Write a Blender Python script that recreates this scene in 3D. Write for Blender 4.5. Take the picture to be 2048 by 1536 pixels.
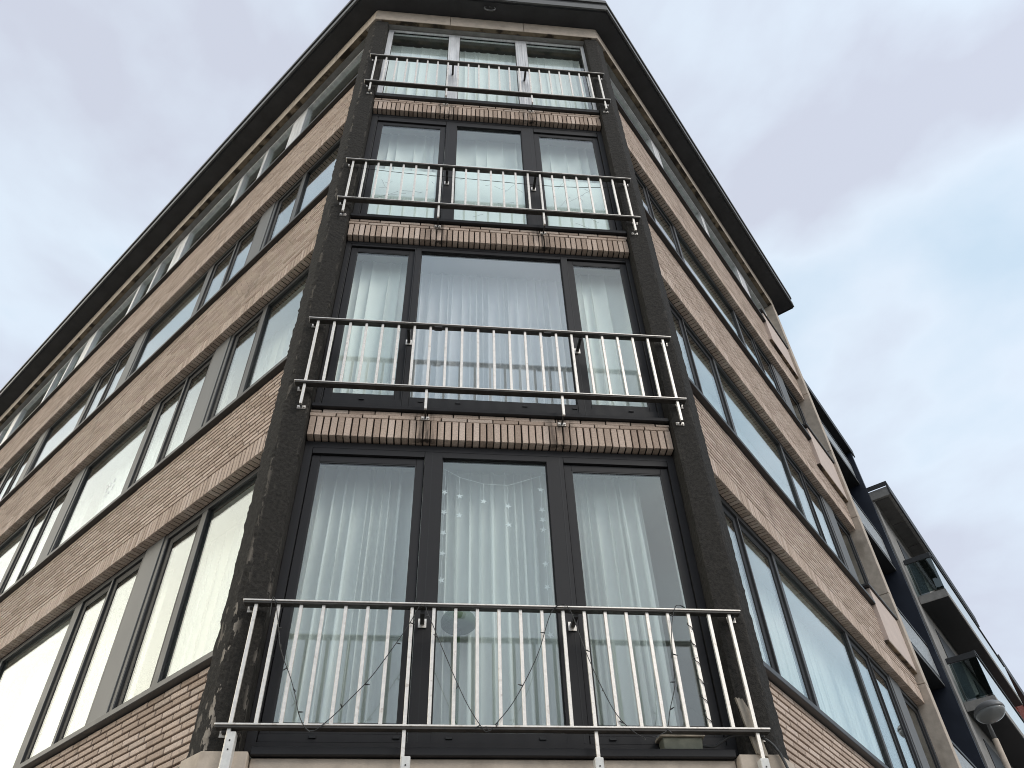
import bpy, bmesh, math, random
from mathutils import Vector, Matrix
random.seed(7)
for o in list(bpy.data.objects): bpy.data.objects.remove(o)
scene = bpy.context.scene
C = scene.collection
# ------------------------------------------------------------------ camera
RGT = Vector((0.994874, -0.097018, -0.028529)); UPV = Vector((-0.047812, -0.699860, 0.712678)); FWD = Vector((0.089109, 0.707660, 0.700911))
cam = bpy.data.cameras.new('camera'); cam_o = bpy.data.objects.new('camera', cam); C.objects.link(cam_o)
m = Matrix.Identity(4)
for i in range(3):
    m[i][0] = RGT[i]; m[i][1] = UPV[i]; m[i][2] = -FWD[i]
m[0][3], m[1][3], m[2][3] = -0.4477, -4.8800, 1.5973
cam_o.matrix_world = m
cam.sensor_fit = 'HORIZONTAL'; cam.sensor_width = 36; cam.lens = 27.673; cam.clip_start = .05; cam.clip_end = 3000
scene.camera = cam_o
# ------------------------------------------------------------------ world, sun, exposure
SUN_AZ, SUN_EL = 138.0, 40.0           # azimuth clockwise from +Y
world = bpy.data.worlds.new('World'); scene.world = world; world.use_nodes = True
wn = world.node_tree.nodes; wl = world.node_tree.links
for n in list(wn): wn.remove(n)
w_out = wn.new('ShaderNodeOutputWorld'); w_bg = wn.new('ShaderNodeBackground'); sky = wn.new('ShaderNodeTexSky')
sky.sky_type = 'NISHITA'; sky.sun_disc = False; sky.sun_elevation = math.radians(SUN_EL); sky.sun_rotation = math.radians(SUN_AZ)
sky.air_density = 1.3; sky.dust_density = 2.0; sky.ozone_density = 1.0; sky.altitude = 20
w_bg.inputs['Strength'].default_value = 0.10
w_tc = wn.new('ShaderNodeTexCoord'); w_map = wn.new('ShaderNodeMapping'); w_map.inputs['Scale'].default_value = (1, 1, 2.2)
w_no = wn.new('ShaderNodeTexNoise'); w_no.inputs['Scale'].default_value = 1.7; w_no.inputs['Detail'].default_value = 7; w_no.inputs['Roughness'].default_value = .5
w_no.inputs['Distortion'].default_value = .25
w_rp = wn.new('ShaderNodeValToRGB')      # thickness of the cloud layer: thin and bluish to thick and grey
w_rp.color_ramp.elements[0].position = .38; w_rp.color_ramp.elements[0].color = (5.0, 6.1, 7.0, 1)
w_rp.color_ramp.elements[1].position = .60; w_rp.color_ramp.elements[1].color = (5.3, 5.5, 6.2, 1)
w_e = w_rp.color_ramp.elements.new(.49); w_e.color = (6.3, 7.0, 7.7, 1)
w_mix = wn.new('ShaderNodeMix'); w_mix.data_type = 'RGBA'; w_mix.inputs['Factor'].default_value = .74
wl.new(w_tc.outputs['Generated'], w_map.inputs['Vector']); wl.new(w_map.outputs[0], w_no.inputs['Vector']); wl.new(w_no.outputs['Fac'], w_rp.inputs['Fac'])
# low over the left-hand street the cloud thins to a wide warm band, as the panes there mirror it
w_dot = wn.new('ShaderNodeVectorMath'); w_dot.operation = 'DOT_PRODUCT'; wl.new(w_tc.outputs['Generated'], w_dot.inputs[0])
g_a, g_e = math.radians(-86.0), math.radians(4.0); w_dot.inputs[1].default_value = (math.sin(g_a)*math.cos(g_e), math.cos(g_a)*math.cos(g_e), math.sin(g_e))
w_gr = wn.new('ShaderNodeMapRange'); w_gr.interpolation_type = 'SMOOTHSTEP'; w_gr.inputs['From Min'].default_value = .64; w_gr.inputs['From Max'].default_value = 1.0
wl.new(w_dot.outputs['Value'], w_gr.inputs['Value'])
w_warm = wn.new('ShaderNodeMix'); w_warm.data_type = 'RGBA'; wl.new(w_gr.outputs[0], w_warm.inputs['Factor']); wl.new(w_rp.outputs[0], w_warm.inputs[6]); w_warm.inputs[7].default_value = (33, 30.2, 24.5, 1)
wl.new(sky.outputs[0], w_mix.inputs[6]); wl.new(w_warm.outputs[2], w_mix.inputs[7]); wl.new(w_mix.outputs[2], w_bg.inputs['Color']); wl.new(w_bg.outputs[0], w_out.inputs[0])
sl = bpy.data.lights.new('sun', 'SUN'); sun = bpy.data.objects.new('sun', sl); C.objects.link(sun)
sl.energy = .9; sl.angle = math.radians(25); sl.color = (1, .96, .90)
a_, e_ = math.radians(SUN_AZ), math.radians(SUN_EL)
sdir = Vector((math.sin(a_)*math.cos(e_), math.cos(a_)*math.cos(e_), math.sin(e_)))
sun.rotation_euler = sdir.to_track_quat('Z', 'Y').to_euler(); sun.location = (-10, 0, 30)
vs = scene.view_settings; vs.view_transform = 'Standard'; vs.look = 'None'; vs.exposure = 0.6; vs.gamma = 1.0; vs.use_curve_mapping = False
scene.render.engine = 'CYCLES'; scene.cycles.filter_width = 1.0

# ------------------------------------------------------------------ materials
MATS = {}
def mat(name, col, rough=.8, metal=0., var=.0, vscale=8., bump=0., bscale=60., spec=.5, extra=None, stretch=(1, 1, 1)):
    m = bpy.data.materials.new(name); m.use_nodes = True; nt = m.node_tree; N = nt.nodes; L = nt.links
    b = N['Principled BSDF']; b.inputs['Base Color'].default_value = (*col, 1); b.inputs['Roughness'].default_value = rough
    b.inputs['Metallic'].default_value = metal; b.inputs['Specular IOR Level'].default_value = spec
    g = N.new('ShaderNodeNewGeometry'); mp = N.new('ShaderNodeMapping'); mp.inputs['Scale'].default_value = stretch; L.new(g.outputs['Position'], mp.inputs['Vector'])
    col_out = None
    if var:
        n = N.new('ShaderNodeTexNoise'); n.inputs['Scale'].default_value = vscale; n.inputs['Detail'].default_value = 6; n.inputs['Roughness'].default_value = .65
        L.new(mp.outputs[0], n.inputs['Vector'])
        r = N.new('ShaderNodeValToRGB'); r.color_ramp.elements[0].position = .3; r.color_ramp.elements[1].position = .7
        r.color_ramp.elements[0].color = tuple(c*(1-var) for c in col)+(1,); r.color_ramp.elements[1].color = tuple(min(1, c*(1+var)) for c in col)+(1,)
        L.new(n.outputs['Fac'], r.inputs['Fac']); L.new(r.outputs[0], b.inputs['Base Color']); col_out = r.outputs[0]
        rr = N.new('ShaderNodeMapRange'); rr.inputs['To Min'].default_value = max(.03, rough-.12); rr.inputs['To Max'].default_value = min(1, rough+.12)
        L.new(n.outputs['Fac'], rr.inputs['Value']); L.new(rr.outputs[0], b.inputs['Roughness'])
    if bump:
        n2 = N.new('ShaderNodeTexNoise'); n2.inputs['Scale'].default_value = bscale; n2.inputs['Detail'].default_value = 8; n2.inputs['Roughness'].default_value = .7
        L.new(g.outputs['Position'], n2.inputs['Vector'])
        bp = N.new('ShaderNodeBump'); bp.inputs['Strength'].default_value = bump; bp.inputs['Distance'].default_value = .01
        L.new(n2.outputs['Fac'], bp.inputs['Height']); L.new(bp.outputs[0], b.inputs['Normal'])
    if extra: extra(nt, b, g, col_out)
    MATS[name] = m
    return m

def overlay(nt, b, src, fac, col):
    mx = nt.nodes.new('ShaderNodeMix'); mx.data_type = 'RGBA'; nt.links.new(fac, mx.inputs['Factor'])
    nt.links.new(src, mx.inputs[6]); mx.inputs[7].default_value = (*col, 1); nt.links.new(mx.outputs[2], b.inputs['Base Color']); return mx.outputs[2]
def math_n(nt, op, a, b=None, c=None):
    n = nt.nodes.new('ShaderNodeMath'); n.operation = op
    for i, v in enumerate((a, b, c)):
        if v is None: continue
        if isinstance(v, (int, float)): n.inputs[i].default_value = v
        else: nt.links.new(v, n.inputs[i])
    return n.outputs[0]
def noise_mask(nt, g, scale, lo, hi, stretch=(1, 1, 1), detail=5, off=(0, 0, 0)):
    mp = nt.nodes.new('ShaderNodeMapping'); mp.inputs['Scale'].default_value = stretch; mp.inputs['Location'].default_value = off
    nt.links.new(g.outputs['Position'], mp.inputs['Vector'])
    n = nt.nodes.new('ShaderNodeTexNoise'); n.inputs['Scale'].default_value = scale; n.inputs['Detail'].default_value = detail; nt.links.new(mp.outputs[0], n.inputs['Vector'])
    r = nt.nodes.new('ShaderNodeMapRange'); r.interpolation_type = 'SMOOTHSTEP'; r.inputs['From Min'].default_value = lo; r.inputs['From Max'].default_value = hi
    nt.links.new(n.outputs['Fac'], r.inputs['Value']); return r.outputs[0]

def brick_extra(nt, b, g, col):
    N, L = nt.nodes, nt.links
    at = N.new('ShaderNodeAttribute'); at.attribute_name = 'rnd'
    r = N.new('ShaderNodeValToRGB'); r.color_ramp.interpolation = 'LINEAR'
    els = [(0, (.36, .275, .22)), (.25, (.47, .37, .30)), (.6, (.54, .43, .355)), (.85, (.60, .49, .415)), (1, (.45, .37, .31))]
    r.color_ramp.elements[0].color = (*els[0][1], 1); r.color_ramp.elements[1].color = (*els[-1][1], 1)
    for p, c in els[1:-1]:
        e = r.color_ramp.elements.new(p); e.color = (*c, 1)
    L.new(at.outputs['Fac'], r.inputs['Fac'])
    mx = N.new('ShaderNodeMix'); mx.data_type = 'RGBA'; mx.blend_type = 'MULTIPLY'; mx.inputs['Factor'].default_value = .40
    L.new(r.outputs[0], mx.inputs[6])
    n = N.new('ShaderNodeTexNoise'); n.inputs['Scale'].default_value = 70; n.inputs['Detail'].default_value = 7; L.new(g.outputs['Position'], n.inputs['Vector'])
    rp = N.new('ShaderNodeValToRGB'); rp.color_ramp.elements[0].position = .3; rp.color_ramp.elements[0].color = (.45, .43, .42, 1); rp.color_ramp.elements[1].position = .62; rp.color_ramp.elements[1].color = (1.15, 1.13, 1.1, 1)
    L.new(n.outputs['Fac'], rp.inputs['Fac']); L.new(rp.outputs[0], mx.inputs[7])
    # soot and run-off: long vertical streaks, and rust-black runs below the railing anchors of the corner bay
    s1 = noise_mask(nt, g, 3.0, .60, .82, (1.6, 1.6, .35))
    c1 = overlay(nt, b, mx.outputs[2], math_n(nt, 'MULTIPLY', s1, .55), (.10, .075, .06))
    sep = N.new('ShaderNodeSeparateXYZ'); L.new(g.outputs['Position'], sep.inputs[0])
    d1 = math_n(nt, 'ABSOLUTE', math_n(nt, 'ADD', sep.outputs[0], .56)); d2 = math_n(nt, 'ABSOLUTE', math_n(nt, 'SUBTRACT', sep.outputs[0], .555))
    d = math_n(nt, 'MINIMUM', d1, d2)
    near = N.new('ShaderNodeMapRange'); near.inputs['From Min'].default_value = .14; near.inputs['From Max'].default_value = .02; L.new(d, near.inputs['Value'])
    front = math_n(nt, 'LESS_THAN', sep.outputs[1], .06)
    st = noise_mask(nt, g, 22, .40, .62, (1, 1, .10))
    f = math_n(nt, 'MULTIPLY', math_n(nt, 'MULTIPLY', near.outputs[0], st), math_n(nt, 'MULTIPLY', front, .92))
    overlay(nt, b, c1, f, (.02, .017, .015))
mat('brick', (.4, .3, .24), .92, bump=.3, bscale=150, extra=brick_extra, spec=.3)
mat('mortar', (.024, .020, .017), .95, var=.35, vscale=30, spec=.2)
def plaster_extra(nt, b, g, col):
    f1 = noise_mask(nt, g, 5.0, .66, .70, (3.2, 3.2, .9), 8, (3, 1, 4))
    at = nt.nodes.new('ShaderNodeAttribute'); at.attribute_name = 'flake'
    fl = math_n(nt, 'MULTIPLY', noise_mask(nt, g, 9.0, .55, .575, (2.0, 2.0, .7), 8), at.outputs['Fac'])
    c = overlay(nt, b, col, math_n(nt, 'MULTIPLY', f1, .25), (.10, .085, .07))
    overlay(nt, b, c, fl, (.30, .265, .225))
mat('plaster', (.027, .0245, .0215), .95, var=.55, vscale=45, bump=1.0, bscale=90, spec=.25, extra=plaster_extra)
mat('frame_dark', (.012, .0112, .0122), .58, var=.25, vscale=6, spec=.35)
mat('frame_grey', (.040, .040, .041), .5, var=.15, vscale=5, spec=.5)
mat('panel_grey', (.105, .105, .103), .55, var=.10, vscale=4, stretch=(1, 1, .3))
mat('gasket', (.006, .006, .007), .6)
mat('aluminium', (.70, .70, .70), .42, .3, var=.22, vscale=14, stretch=(1, 1, .12))
def steel_extra(nt, b, g, col):
    overlay(nt, b, col, math_n(nt, 'MULTIPLY', noise_mask(nt, g, 22, .58, .74), .45), (.28, .21, .15))
mat('steel', (.70, .66, .61), .46, .65, var=.12, vscale=30, bump=.15, bscale=150, extra=steel_extra)
mat('rail_shade', (.05, .045, .040), .5, .3, var=.35, vscale=14)  # shade under the rails, put into a near-black colour
mat('steel_dark', (.035, .033, .032), .5, .3, var=.3, vscale=20)
mat('white_metal', (.62, .61, .58), .45, .1, var=.15, vscale=18)
def stone_extra(nt, b, g, col):
    c = overlay(nt, b, col, math_n(nt, 'MULTIPLY', noise_mask(nt, g, 2.2, .52, .75, (1.5, 1.5, .8), 7), .5), (.16, .125, .09))
mat('stone', (.46, .39, .32), .85, var=.16, vscale=9, bump=.25, bscale=120, extra=stone_extra)
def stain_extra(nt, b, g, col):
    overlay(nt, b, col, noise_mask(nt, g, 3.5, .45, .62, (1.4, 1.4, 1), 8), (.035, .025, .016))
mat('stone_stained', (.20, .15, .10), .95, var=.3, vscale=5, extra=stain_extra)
mat('stone_panel', (.55, .45, .39), .8, var=.08, vscale=5, bump=.15, bscale=90)
mat('concrete', (.24, .23, .215), .9, var=.22, vscale=7, bump=.3, bscale=60)
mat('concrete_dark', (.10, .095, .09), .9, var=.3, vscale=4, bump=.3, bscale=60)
mat('soffit', (.045, .045, .047), .8, var=.3, vscale=2.5)
mat('zinc', (.10, .10, .098), .6, .2, var=.2, vscale=6)
mat('roof_black', (.02, .021, .023), .6, var=.2, vscale=5)
mat('inner_wall', (.6, .6, .585), .9, var=.06, vscale=2)
mat('inner_floor', (.20, .13, .08), .6)
mat('navy', (.010, .014, .026), .45, var=.2, vscale=3)
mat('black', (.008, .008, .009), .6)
mat('red_brick', (.20, .045, .03), .9, var=.3, vscale=9, bump=.3, bscale=40)
mat('asphalt', (.10, .098, .095), .92, var=.2, vscale=30, bump=.3, bscale=200)
mat('paving', (.36, .35, .33), .9, var=.15, vscale=10)
mat('ground_earth', (.15, .145, .135), .95, var=.2, vscale=1.5)
mat('wood', (.30, .26, .21), .9, var=.3, vscale=30, bump=.4, bscale=90, stretch=(1, 1, .15))
mat('box_green', (.17, .175, .135), .6, var=.18, vscale=25)
mat('box_lid', (.36, .31, .24), .65, var=.2, vscale=25)
mat('rubber', (.02, .02, .02), .5)
mat('leaf', (.05, .09, .045), .6)
mat('star_white', (.8, .82, .84), .35)
mat('lamp_grey', (.17, .17, .17), .5, .2, var=.1)
mat('lamp_bowl', (.24, .245, .24), .15)
mat('textured_glass', (.30, .31, .31), .35, .0, var=.5, vscale=26, bump=.9, bscale=30)
mat('film', (.92, .95, .94), .06, .0, spec=1.0)

def fabric(name, col, trans, open_):
    m = bpy.data.materials.new(name); m.use_nodes = True; nt = m.node_tree; N, L = nt.nodes, nt.links
    for n in list(N): N.remove(n)
    o = N.new('ShaderNodeOutputMaterial'); d = N.new('ShaderNodeBsdfDiffuse'); t = N.new('ShaderNodeBsdfTranslucent'); mx = N.new('ShaderNodeMixShader')
    d.inputs[0].default_value = (*col, 1); t.inputs[0].default_value = (*col, 1); mx.inputs[0].default_value = trans
    L.new(d.outputs[0], mx.inputs[1]); L.new(t.outputs[0], mx.inputs[2])
    tp = N.new('ShaderNodeBsdfTransparent'); m2 = N.new('ShaderNodeMixShader'); m2.inputs[0].default_value = open_
    L.new(mx.outputs[0], m2.inputs[1]); L.new(tp.outputs[0], m2.inputs[2]); L.new(m2.outputs[0], o.inputs[0]); MATS[name] = m
fabric('net', (.97, .985, .975), .06, .32); fabric('drape', (.95, .955, .94), .06, .0)

def glass_mat(name, ior, tint=(.86, .92, .90), rough=0.0, bumpy=0.0):
    m = bpy.data.materials.new(name); m.use_nodes = True; nt = m.node_tree; N, L = nt.nodes, nt.links
    for n in list(N): N.remove(n)
    o = N.new('ShaderNodeOutputMaterial'); t = N.new('ShaderNodeBsdfTransparent'); gl = N.new('ShaderNodeBsdfGlossy'); mx = N.new('ShaderNodeMixShader'); lw = N.new('ShaderNodeLayerWeight'); lw.inputs['Blend'].default_value = .5
    pw = math_n(nt, 'POWER', lw.outputs['Facing'], 5.0); f0 = ((ior-1)/(ior+1))**2; fac = math_n(nt, 'MULTIPLY_ADD', pw, 1-f0, f0)   # Schlick, same from both sides of a pane
    t.inputs[0].default_value = (*tint, 1); gl.inputs['Color'].default_value = (.97, 1, .99, 1); gl.inputs['Roughness'].default_value = rough
    if bumpy:   # slight waviness of the panes
        g = N.new('ShaderNodeNewGeometry'); n = N.new('ShaderNodeTexNoise'); n.inputs['Scale'].default_value = 1.6; n.inputs['Detail'].default_value = 1
        bp = N.new('ShaderNodeBump'); bp.inputs['Strength'].default_value = bumpy; bp.inputs['Distance'].default_value = .02
        L.new(g.outputs['Position'], n.inputs['Vector']); L.new(n.outputs['Fac'], bp.inputs['Height']); L.new(bp.outputs[0], gl.inputs['Normal'])
    L.new(fac, mx.inputs[0]); L.new(t.outputs[0], mx.inputs[1]); L.new(gl.outputs[0], mx.inputs[2]); L.new(mx.outputs[0], o.inputs[0]); MATS[name] = m
glass_mat('glass', 1.85, (.955, .985, .972), bumpy=.05); glass_mat('glass_coated', 2.3, (.95, .96, .97), bumpy=.04); glass_mat('glass_dark', 1.7, (.45, .52, .52))
glass_mat('balcony_glass', 1.6, (.55, .62, .62))
glass_mat('mirror_film', 3.2, (.75, .80, .80), bumpy=.03)

# ------------------------------------------------------------------ helpers
class Frame:                       # a facade: s along the wall, o outward, z up
    def __init__(self, base, d, n): self.b, self.d, self.n = Vector(base), Vector(d), Vector(n)
    def __call__(self, s, o, z): return self.b + self.d*s + self.n*o + Vector((0, 0, z))
A48 = math.radians(48); W = 1.5075
CH = Frame((0, 0, 0), (1, 0, 0), (0, -1, 0))
LF = Frame((-W, 0, 0), (-math.cos(A48), math.sin(A48), 0), (-math.sin(A48), -math.cos(A48), 0))
RF = Frame((W, 0, 0), (math.cos(A48), math.sin(A48), 0), (math.sin(A48), -math.cos(A48), 0))

def empty(name, loc=(0, 0, 0)):
    o = bpy.data.objects.new(name, None); o.location = loc; C.objects.link(o); o.empty_display_size = .2; return o
def tag(o, label=None, cat=None, group=None, kind=None):
    if label: o['label'] = label
    if cat: o['category'] = cat
    if group: o['group'] = group
    if kind: o['kind'] = kind
    return o
def link(name, me, material, parent=None):
    o = bpy.data.objects.new(name, me); C.objects.link(o)
    if material: 
        if not me.materials: me.materials.append(MATS[material])
    if parent:
        o.parent = parent
        bpy.context.view_layer.update() if False else None
        o.matrix_parent_inverse = Matrix.Translation(-root_loc(parent))
    return o
def root_loc(p):
    v = Vector(p.location); q = p
    # only roots carry a location; parts are modelled in world coordinates
    while q.parent: q = q.parent; v = Vector(q.location)
    return v if p.parent is None else Vector((0, 0, 0))
class MB:
    def __init__(self): self.bm = bmesh.new()
    def box(self, F, s0, s1, o0, o1, z0, z1):
        P = [F(s, o, z) for s in (s0, s1) for o in (o0, o1) for z in (z0, z1)]
        v = [self.bm.verts.new(p) for p in P]
        for f in ((0, 1, 3, 2), (4, 6, 7, 5), (0, 4, 5, 1), (2, 3, 7, 6), (0, 2, 6, 4), (1, 5, 7, 3)): self.bm.faces.new([v[i] for i in f])
        return self
    def prism(self, pts, z0, z1):
        a = [self.bm.verts.new((p[0], p[1], z0)) for p in pts]; b = [self.bm.verts.new((p[0], p[1], z1)) for p in pts]; n = len(pts)
        self.bm.faces.new(a); self.bm.faces.new(b[::-1])
        for i in range(n): self.bm.faces.new((a[i], a[(i+1) % n], b[(i+1) % n], b[i]))
        return self
    def bar(self, p, q, w, h=None, up=(0, 0, 1)):
        p, q = Vector(p), Vector(q); h = h or w; d = (q-p).normalized(); u = Vector(up)
        if abs(d.dot(u)) > .95: u = Vector((0, 1, 0))
        r = d.cross(u).normalized(); u = r.cross(d)
        P = [c+r*a*w/2+u*b*h/2 for c in (p, q) for a in (-1, 1) for b in (-1, 1)]
        v = [self.bm.verts.new(x) for x in P]
        for f in ((0, 1, 3, 2), (4, 6, 7, 5), (0, 4, 5, 1), (2, 3, 7, 6), (0, 2, 6, 4), (1, 5, 7, 3)): self.bm.faces.new([v[i] for i in f])
        return self
    def tube(self, pts, r, n=6):
        pts = [Vector(p) for p in pts]; rings = []
        for i, p in enumerate(pts):
            d = (pts[min(i+1, len(pts)-1)]-pts[max(i-1, 0)]).normalized(); u = Vector((0, 0, 1)) if abs(d.z) < .9 else Vector((0, 1, 0))
            a = d.cross(u).normalized(); b = a.cross(d); rr = r[i] if isinstance(r, (list, tuple)) else r
            rings.append([self.bm.verts.new(p+(a*math.cos(t)+b*math.sin(t))*rr) for t in [2*math.pi*k/n for k in range(n)]])
        for x, y in zip(rings, rings[1:]):
            for k in range(n): self.bm.faces.new((x[k], x[(k+1) % n], y[(k+1) % n], y[k]))
        self.bm.faces.new(rings[0][::-1]); self.bm.faces.new(rings[-1]); return self
    def disc(self, c, n, r, h, k=10):
        n = Vector(n).normalized(); self.tube([Vector(c), Vector(c)+n*h], r, k); return self
    def build(self, name, material, parent=None, bevel=0., smooth=False):
        bmesh.ops.recalc_face_normals(self.bm, faces=self.bm.faces)
        if bevel: bmesh.ops.bevel(self.bm, geom=list(self.bm.edges), offset=bevel, segments=1, affect='EDGES', clamp_overlap=True)
        if smooth:
            for f in self.bm.faces: f.smooth = True
        me = bpy.data.meshes.new(name); self.bm.to_mesh(me); self.bm.free(); return link(name, me, material, parent)

def foot(c, s_off, s_l, s_r, depth=8.0):     # footprint polygon: bay face pushed out by c, side faces at offset s_off
    x = W + (s_off - math.cos(A48)*c)/math.sin(A48)
    return [LF(s_l, s_off, 0), Vector((-x, -c, 0)), Vector((x, -c, 0)), RF(s_r, s_off, 0), RF(s_r, -depth, 0), LF(s_l, -depth, 0)]

# ------------------------------------------------------------------ ground
S_L, S_R = 16.0, 7.55
tag(MB().box(CH, -400, 400, -500, 300, -.5, 0).build('ground', 'ground_earth'), kind='structure')
tag(MB().box(CH, -60, 60, 2.0, 30, .0, .004).build('road', 'asphalt'), kind='structure')
pv = MB(); pv.prism(foot(5.6, 3.2, 30, 40, -.05), .005, .13); tag(pv.build('pavement', 'paving', bevel=.01), kind='structure')

# ------------------------------------------------------------------ the corner building
B = tag(empty('apartment_building'), 'tan brick corner apartment building with dark pillars and a railed window bay', 'building')
ZB = [5.76, 8.51, 11.33]                  # undersides of the brick bands
ZS = [3.985, 6.745, 9.62, 12.46]          # side sills
ZT = [5.75, 8.50, 11.32, 13.97]           # window heads
OW = .12                                  # side wall plane
# core: floors, room walls, ground storey
for i, z in enumerate([3.02] + [z+.03 for z in ZB] + [13.99]):
    MB().prism(foot(-.16, -.06, S_L-.1, S_R-.1), z, z+.22).build('floor_slab', 'inner_wall', B)
MB().prism(foot(-2.6, -2.4, S_L-.2, S_R-.2, 7.5), 3.1, 14.1).build('inner_wall', 'inner_wall', B)
MB().prism(foot(.0, .09, S_L, S_R), 0.0, 3.02).build('ground_storey', 'stone_panel', B)
for F_, s_e in ((RF, S_R), (LF, S_L)): MB().box(F_, s_e-.25, s_e, -8, .10, 3.02, 14.3).build('end_wall', 'mortar', B)
bk = MB(); bk.prism([LF(S_L, -8, 0), LF(S_L, -7.8, 0), RF(S_R, -7.8, 0), RF(S_R, -8, 0)], 3.02, 14.3); bk.build('rear_wall', 'mortar', B)

# --- bricks
def brick_mesh(name, l, d, h, rnd, seed):
    R_ = random.Random(seed); bm = bmesh.new(); j = lambda a: R_.uniform(-a, a)
    v = [bm.verts.new((sx*l/2+j(.0012), sy*d/2+j(.0012), sz*h/2+j(.0012))) for sx in (-1, 1) for sy in (-1, 1) for sz in (-1, 1)]
    for f in ((0, 1, 3, 2), (4, 6, 7, 5), (0, 4, 5, 1), (2, 3, 7, 6), (0, 2, 6, 4), (1, 5, 7, 3)): bm.faces.new([v[i] for i in f])
    bmesh.ops.recalc_face_normals(bm, faces=bm.faces); bmesh.ops.bevel(bm, geom=list(bm.edges), offset=.003, segments=1, affect='EDGES')
    me = bpy.data.meshes.new(name); bm.to_mesh(me); bm.free(); me.materials.append(MATS['brick'])
    at = me.attributes.new('rnd', 'FLOAT', 'POINT'); at.data.foreach_set('value', [rnd]*len(me.vertices)); return me
SOLD = [brick_mesh('brick', .046, .10, .196, random.random(), i) for i in range(14)]
STRE = [brick_mesh('brick', .205, .10, .038, random.random(), 50+i) for i in range(14)]
HALF = [brick_mesh('brick', .10, .10, .043, random.random(), 90+i) for i in range(4)]
def put_brick(me, F, s, o, z, parent):
    ob = bpy.data.objects.new('brick', me); C.objects.link(ob); ob.parent = parent
    p = F(s, o, z); ax = F.d if F.d.x > 0 else -F.d
    ob.matrix_local = Matrix(((ax.x, -F.n.x, 0, p.x), (ax.y, -F.n.y, 0, p.y), (0, 0, 1, p.z), (0, 0, 0, 1)))
rest_v, rest_f, rest_r = [], [], []
def rest_brick(F, s0, s1, o0, o1, z0, z1):
    j = lambda a: random.uniform(-a, a)
    k = len(rest_v); oo = o1 + j(.0012); c = .0022; zz = j(.0006)
    # front with a chamfered rim, so edges catch light
    P = [F(s0, o0, z0), F(s1, o0, z0), F(s1, o0, z1), F(s0, o0, z1)]
    P += [F(s0, oo-c, z0+zz), F(s1, oo-c, z0+zz), F(s1, oo-c, z1+zz), F(s0, oo-c, z1+zz)]
    P += [F(s0+c, oo, z0+c+zz), F(s1-c, oo, z0+c+zz), F(s1-c, oo, z1-c+zz), F(s0+c, oo, z1-c+zz)]
    rest_v.extend(P); r = .12+.78*random.random(); rest_r.extend([r]*12)
    fl = F is LF
    for a in (0, 4):
        for i in range(4):
            q = (k+a+i, k+a+(i+1) % 4, k+a+4+(i+1) % 4, k+a+4+i); rest_f.append(q[::-1] if fl else q)
    q = (k+8, k+9, k+10, k+11); rest_f.append(q[::-1] if fl else q)

N_SINGLE = [0]
def soldier_row(F, s0, s1, o, z0, h, parent, single, pitch=.0580):
    n = round((s1-s0)/pitch); p = (s1-s0)/n
    for i in range(n):
        s = s0+(i+.5)*p + random.uniform(-.0015, .0015)
        if single: put_brick(random.choice(SOLD), F, s, o-.05+random.uniform(-.002, .002), z0+h/2, parent); N_SINGLE[0] += 1
        else: rest_brick(F, s-.0235, s+.0235, o-.10, o, z0, z0+h-.004)
def stretcher_rows(F, s0, s1, o, z0, z1, parent, single=lambda s, z: False, course=.0525, pitch=.2150):
    n = max(1, round((z1-z0)/course)); c = (z1-z0)/n
    for k in range(n):
        z = z0+(k+.5)*c; sh = (0, .5, .25, .75)[k % 4]*pitch + random.uniform(-.01, .01); s = s0 - sh
        while s < s1:
            a, b = max(s, s0), min(s+pitch-.012, s1)
            if b-a > .03:
                if single((a+b)/2, z) and b-a > .19 and N_SINGLE[0] < 300:
                    put_brick(random.choice(STRE), F, (a+b)/2, o-.05+random.uniform(-.002, .002), z, parent); N_SINGLE[0] += 1
                else: rest_brick(F, a, b, o-.10, o, z-c/2+.0080, z+c/2-.0080)
            s += pitch

def wall(F, s0, s1, o, z0, z1, name='brick_wall'):
    return MB().box(F, s0, s1, o-.22, o-.020, z0+.004, z1).build(name, 'mortar', B)
PI_ = 1.508                                # inner edge of the pillars
# corner bay bands: soldier course, then one or two stretcher courses below the sill
CS = [3.285, 6.035, 8.805, 11.625]         # tops of the brick under each bay sill
for i, z in enumerate(ZB):
    w = wall(CH, -PI_, PI_, 0, z, CS[i+1])
    soldier_row(CH, -PI_+.004, PI_-.004, 0, z, .196, w, True)
    stretcher_rows(CH, -PI_+.004, PI_-.004, 0, z+.200, CS[i+1], w, lambda s, zz: True, course=.048)
# side walls
for F, smax in ((LF, S_L-.3), (RF, 6.84)):
    for i in range(4):
        z0 = 3.30 if i == 0 else ZB[i-1]; z1 = ZS[i]-.05
        w = wall(F, .20, smax, OW, z0, z1)
        zz0 = z0
        if i > 0:
            soldier_row(F, .24, smax, OW, z0, .196, w, False); zz0 = z0+.200
        lim = (1.35 if F is LF else 1.30)
        stretcher_rows(F, .24, smax, OW, zz0, z1, w, (lambda s, z, lim=lim: .45 < s < lim) if i == 0 else (lambda s, z: False))
me = bpy.data.meshes.new('bricks'); me.from_pydata([tuple(v) for v in rest_v], [], rest_f)
at = me.attributes.new('rnd', 'FLOAT', 'POINT'); at.data.foreach_set('value', rest_r)
tag(link('bricks', me, 'brick', B), kind='stuff')

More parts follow.
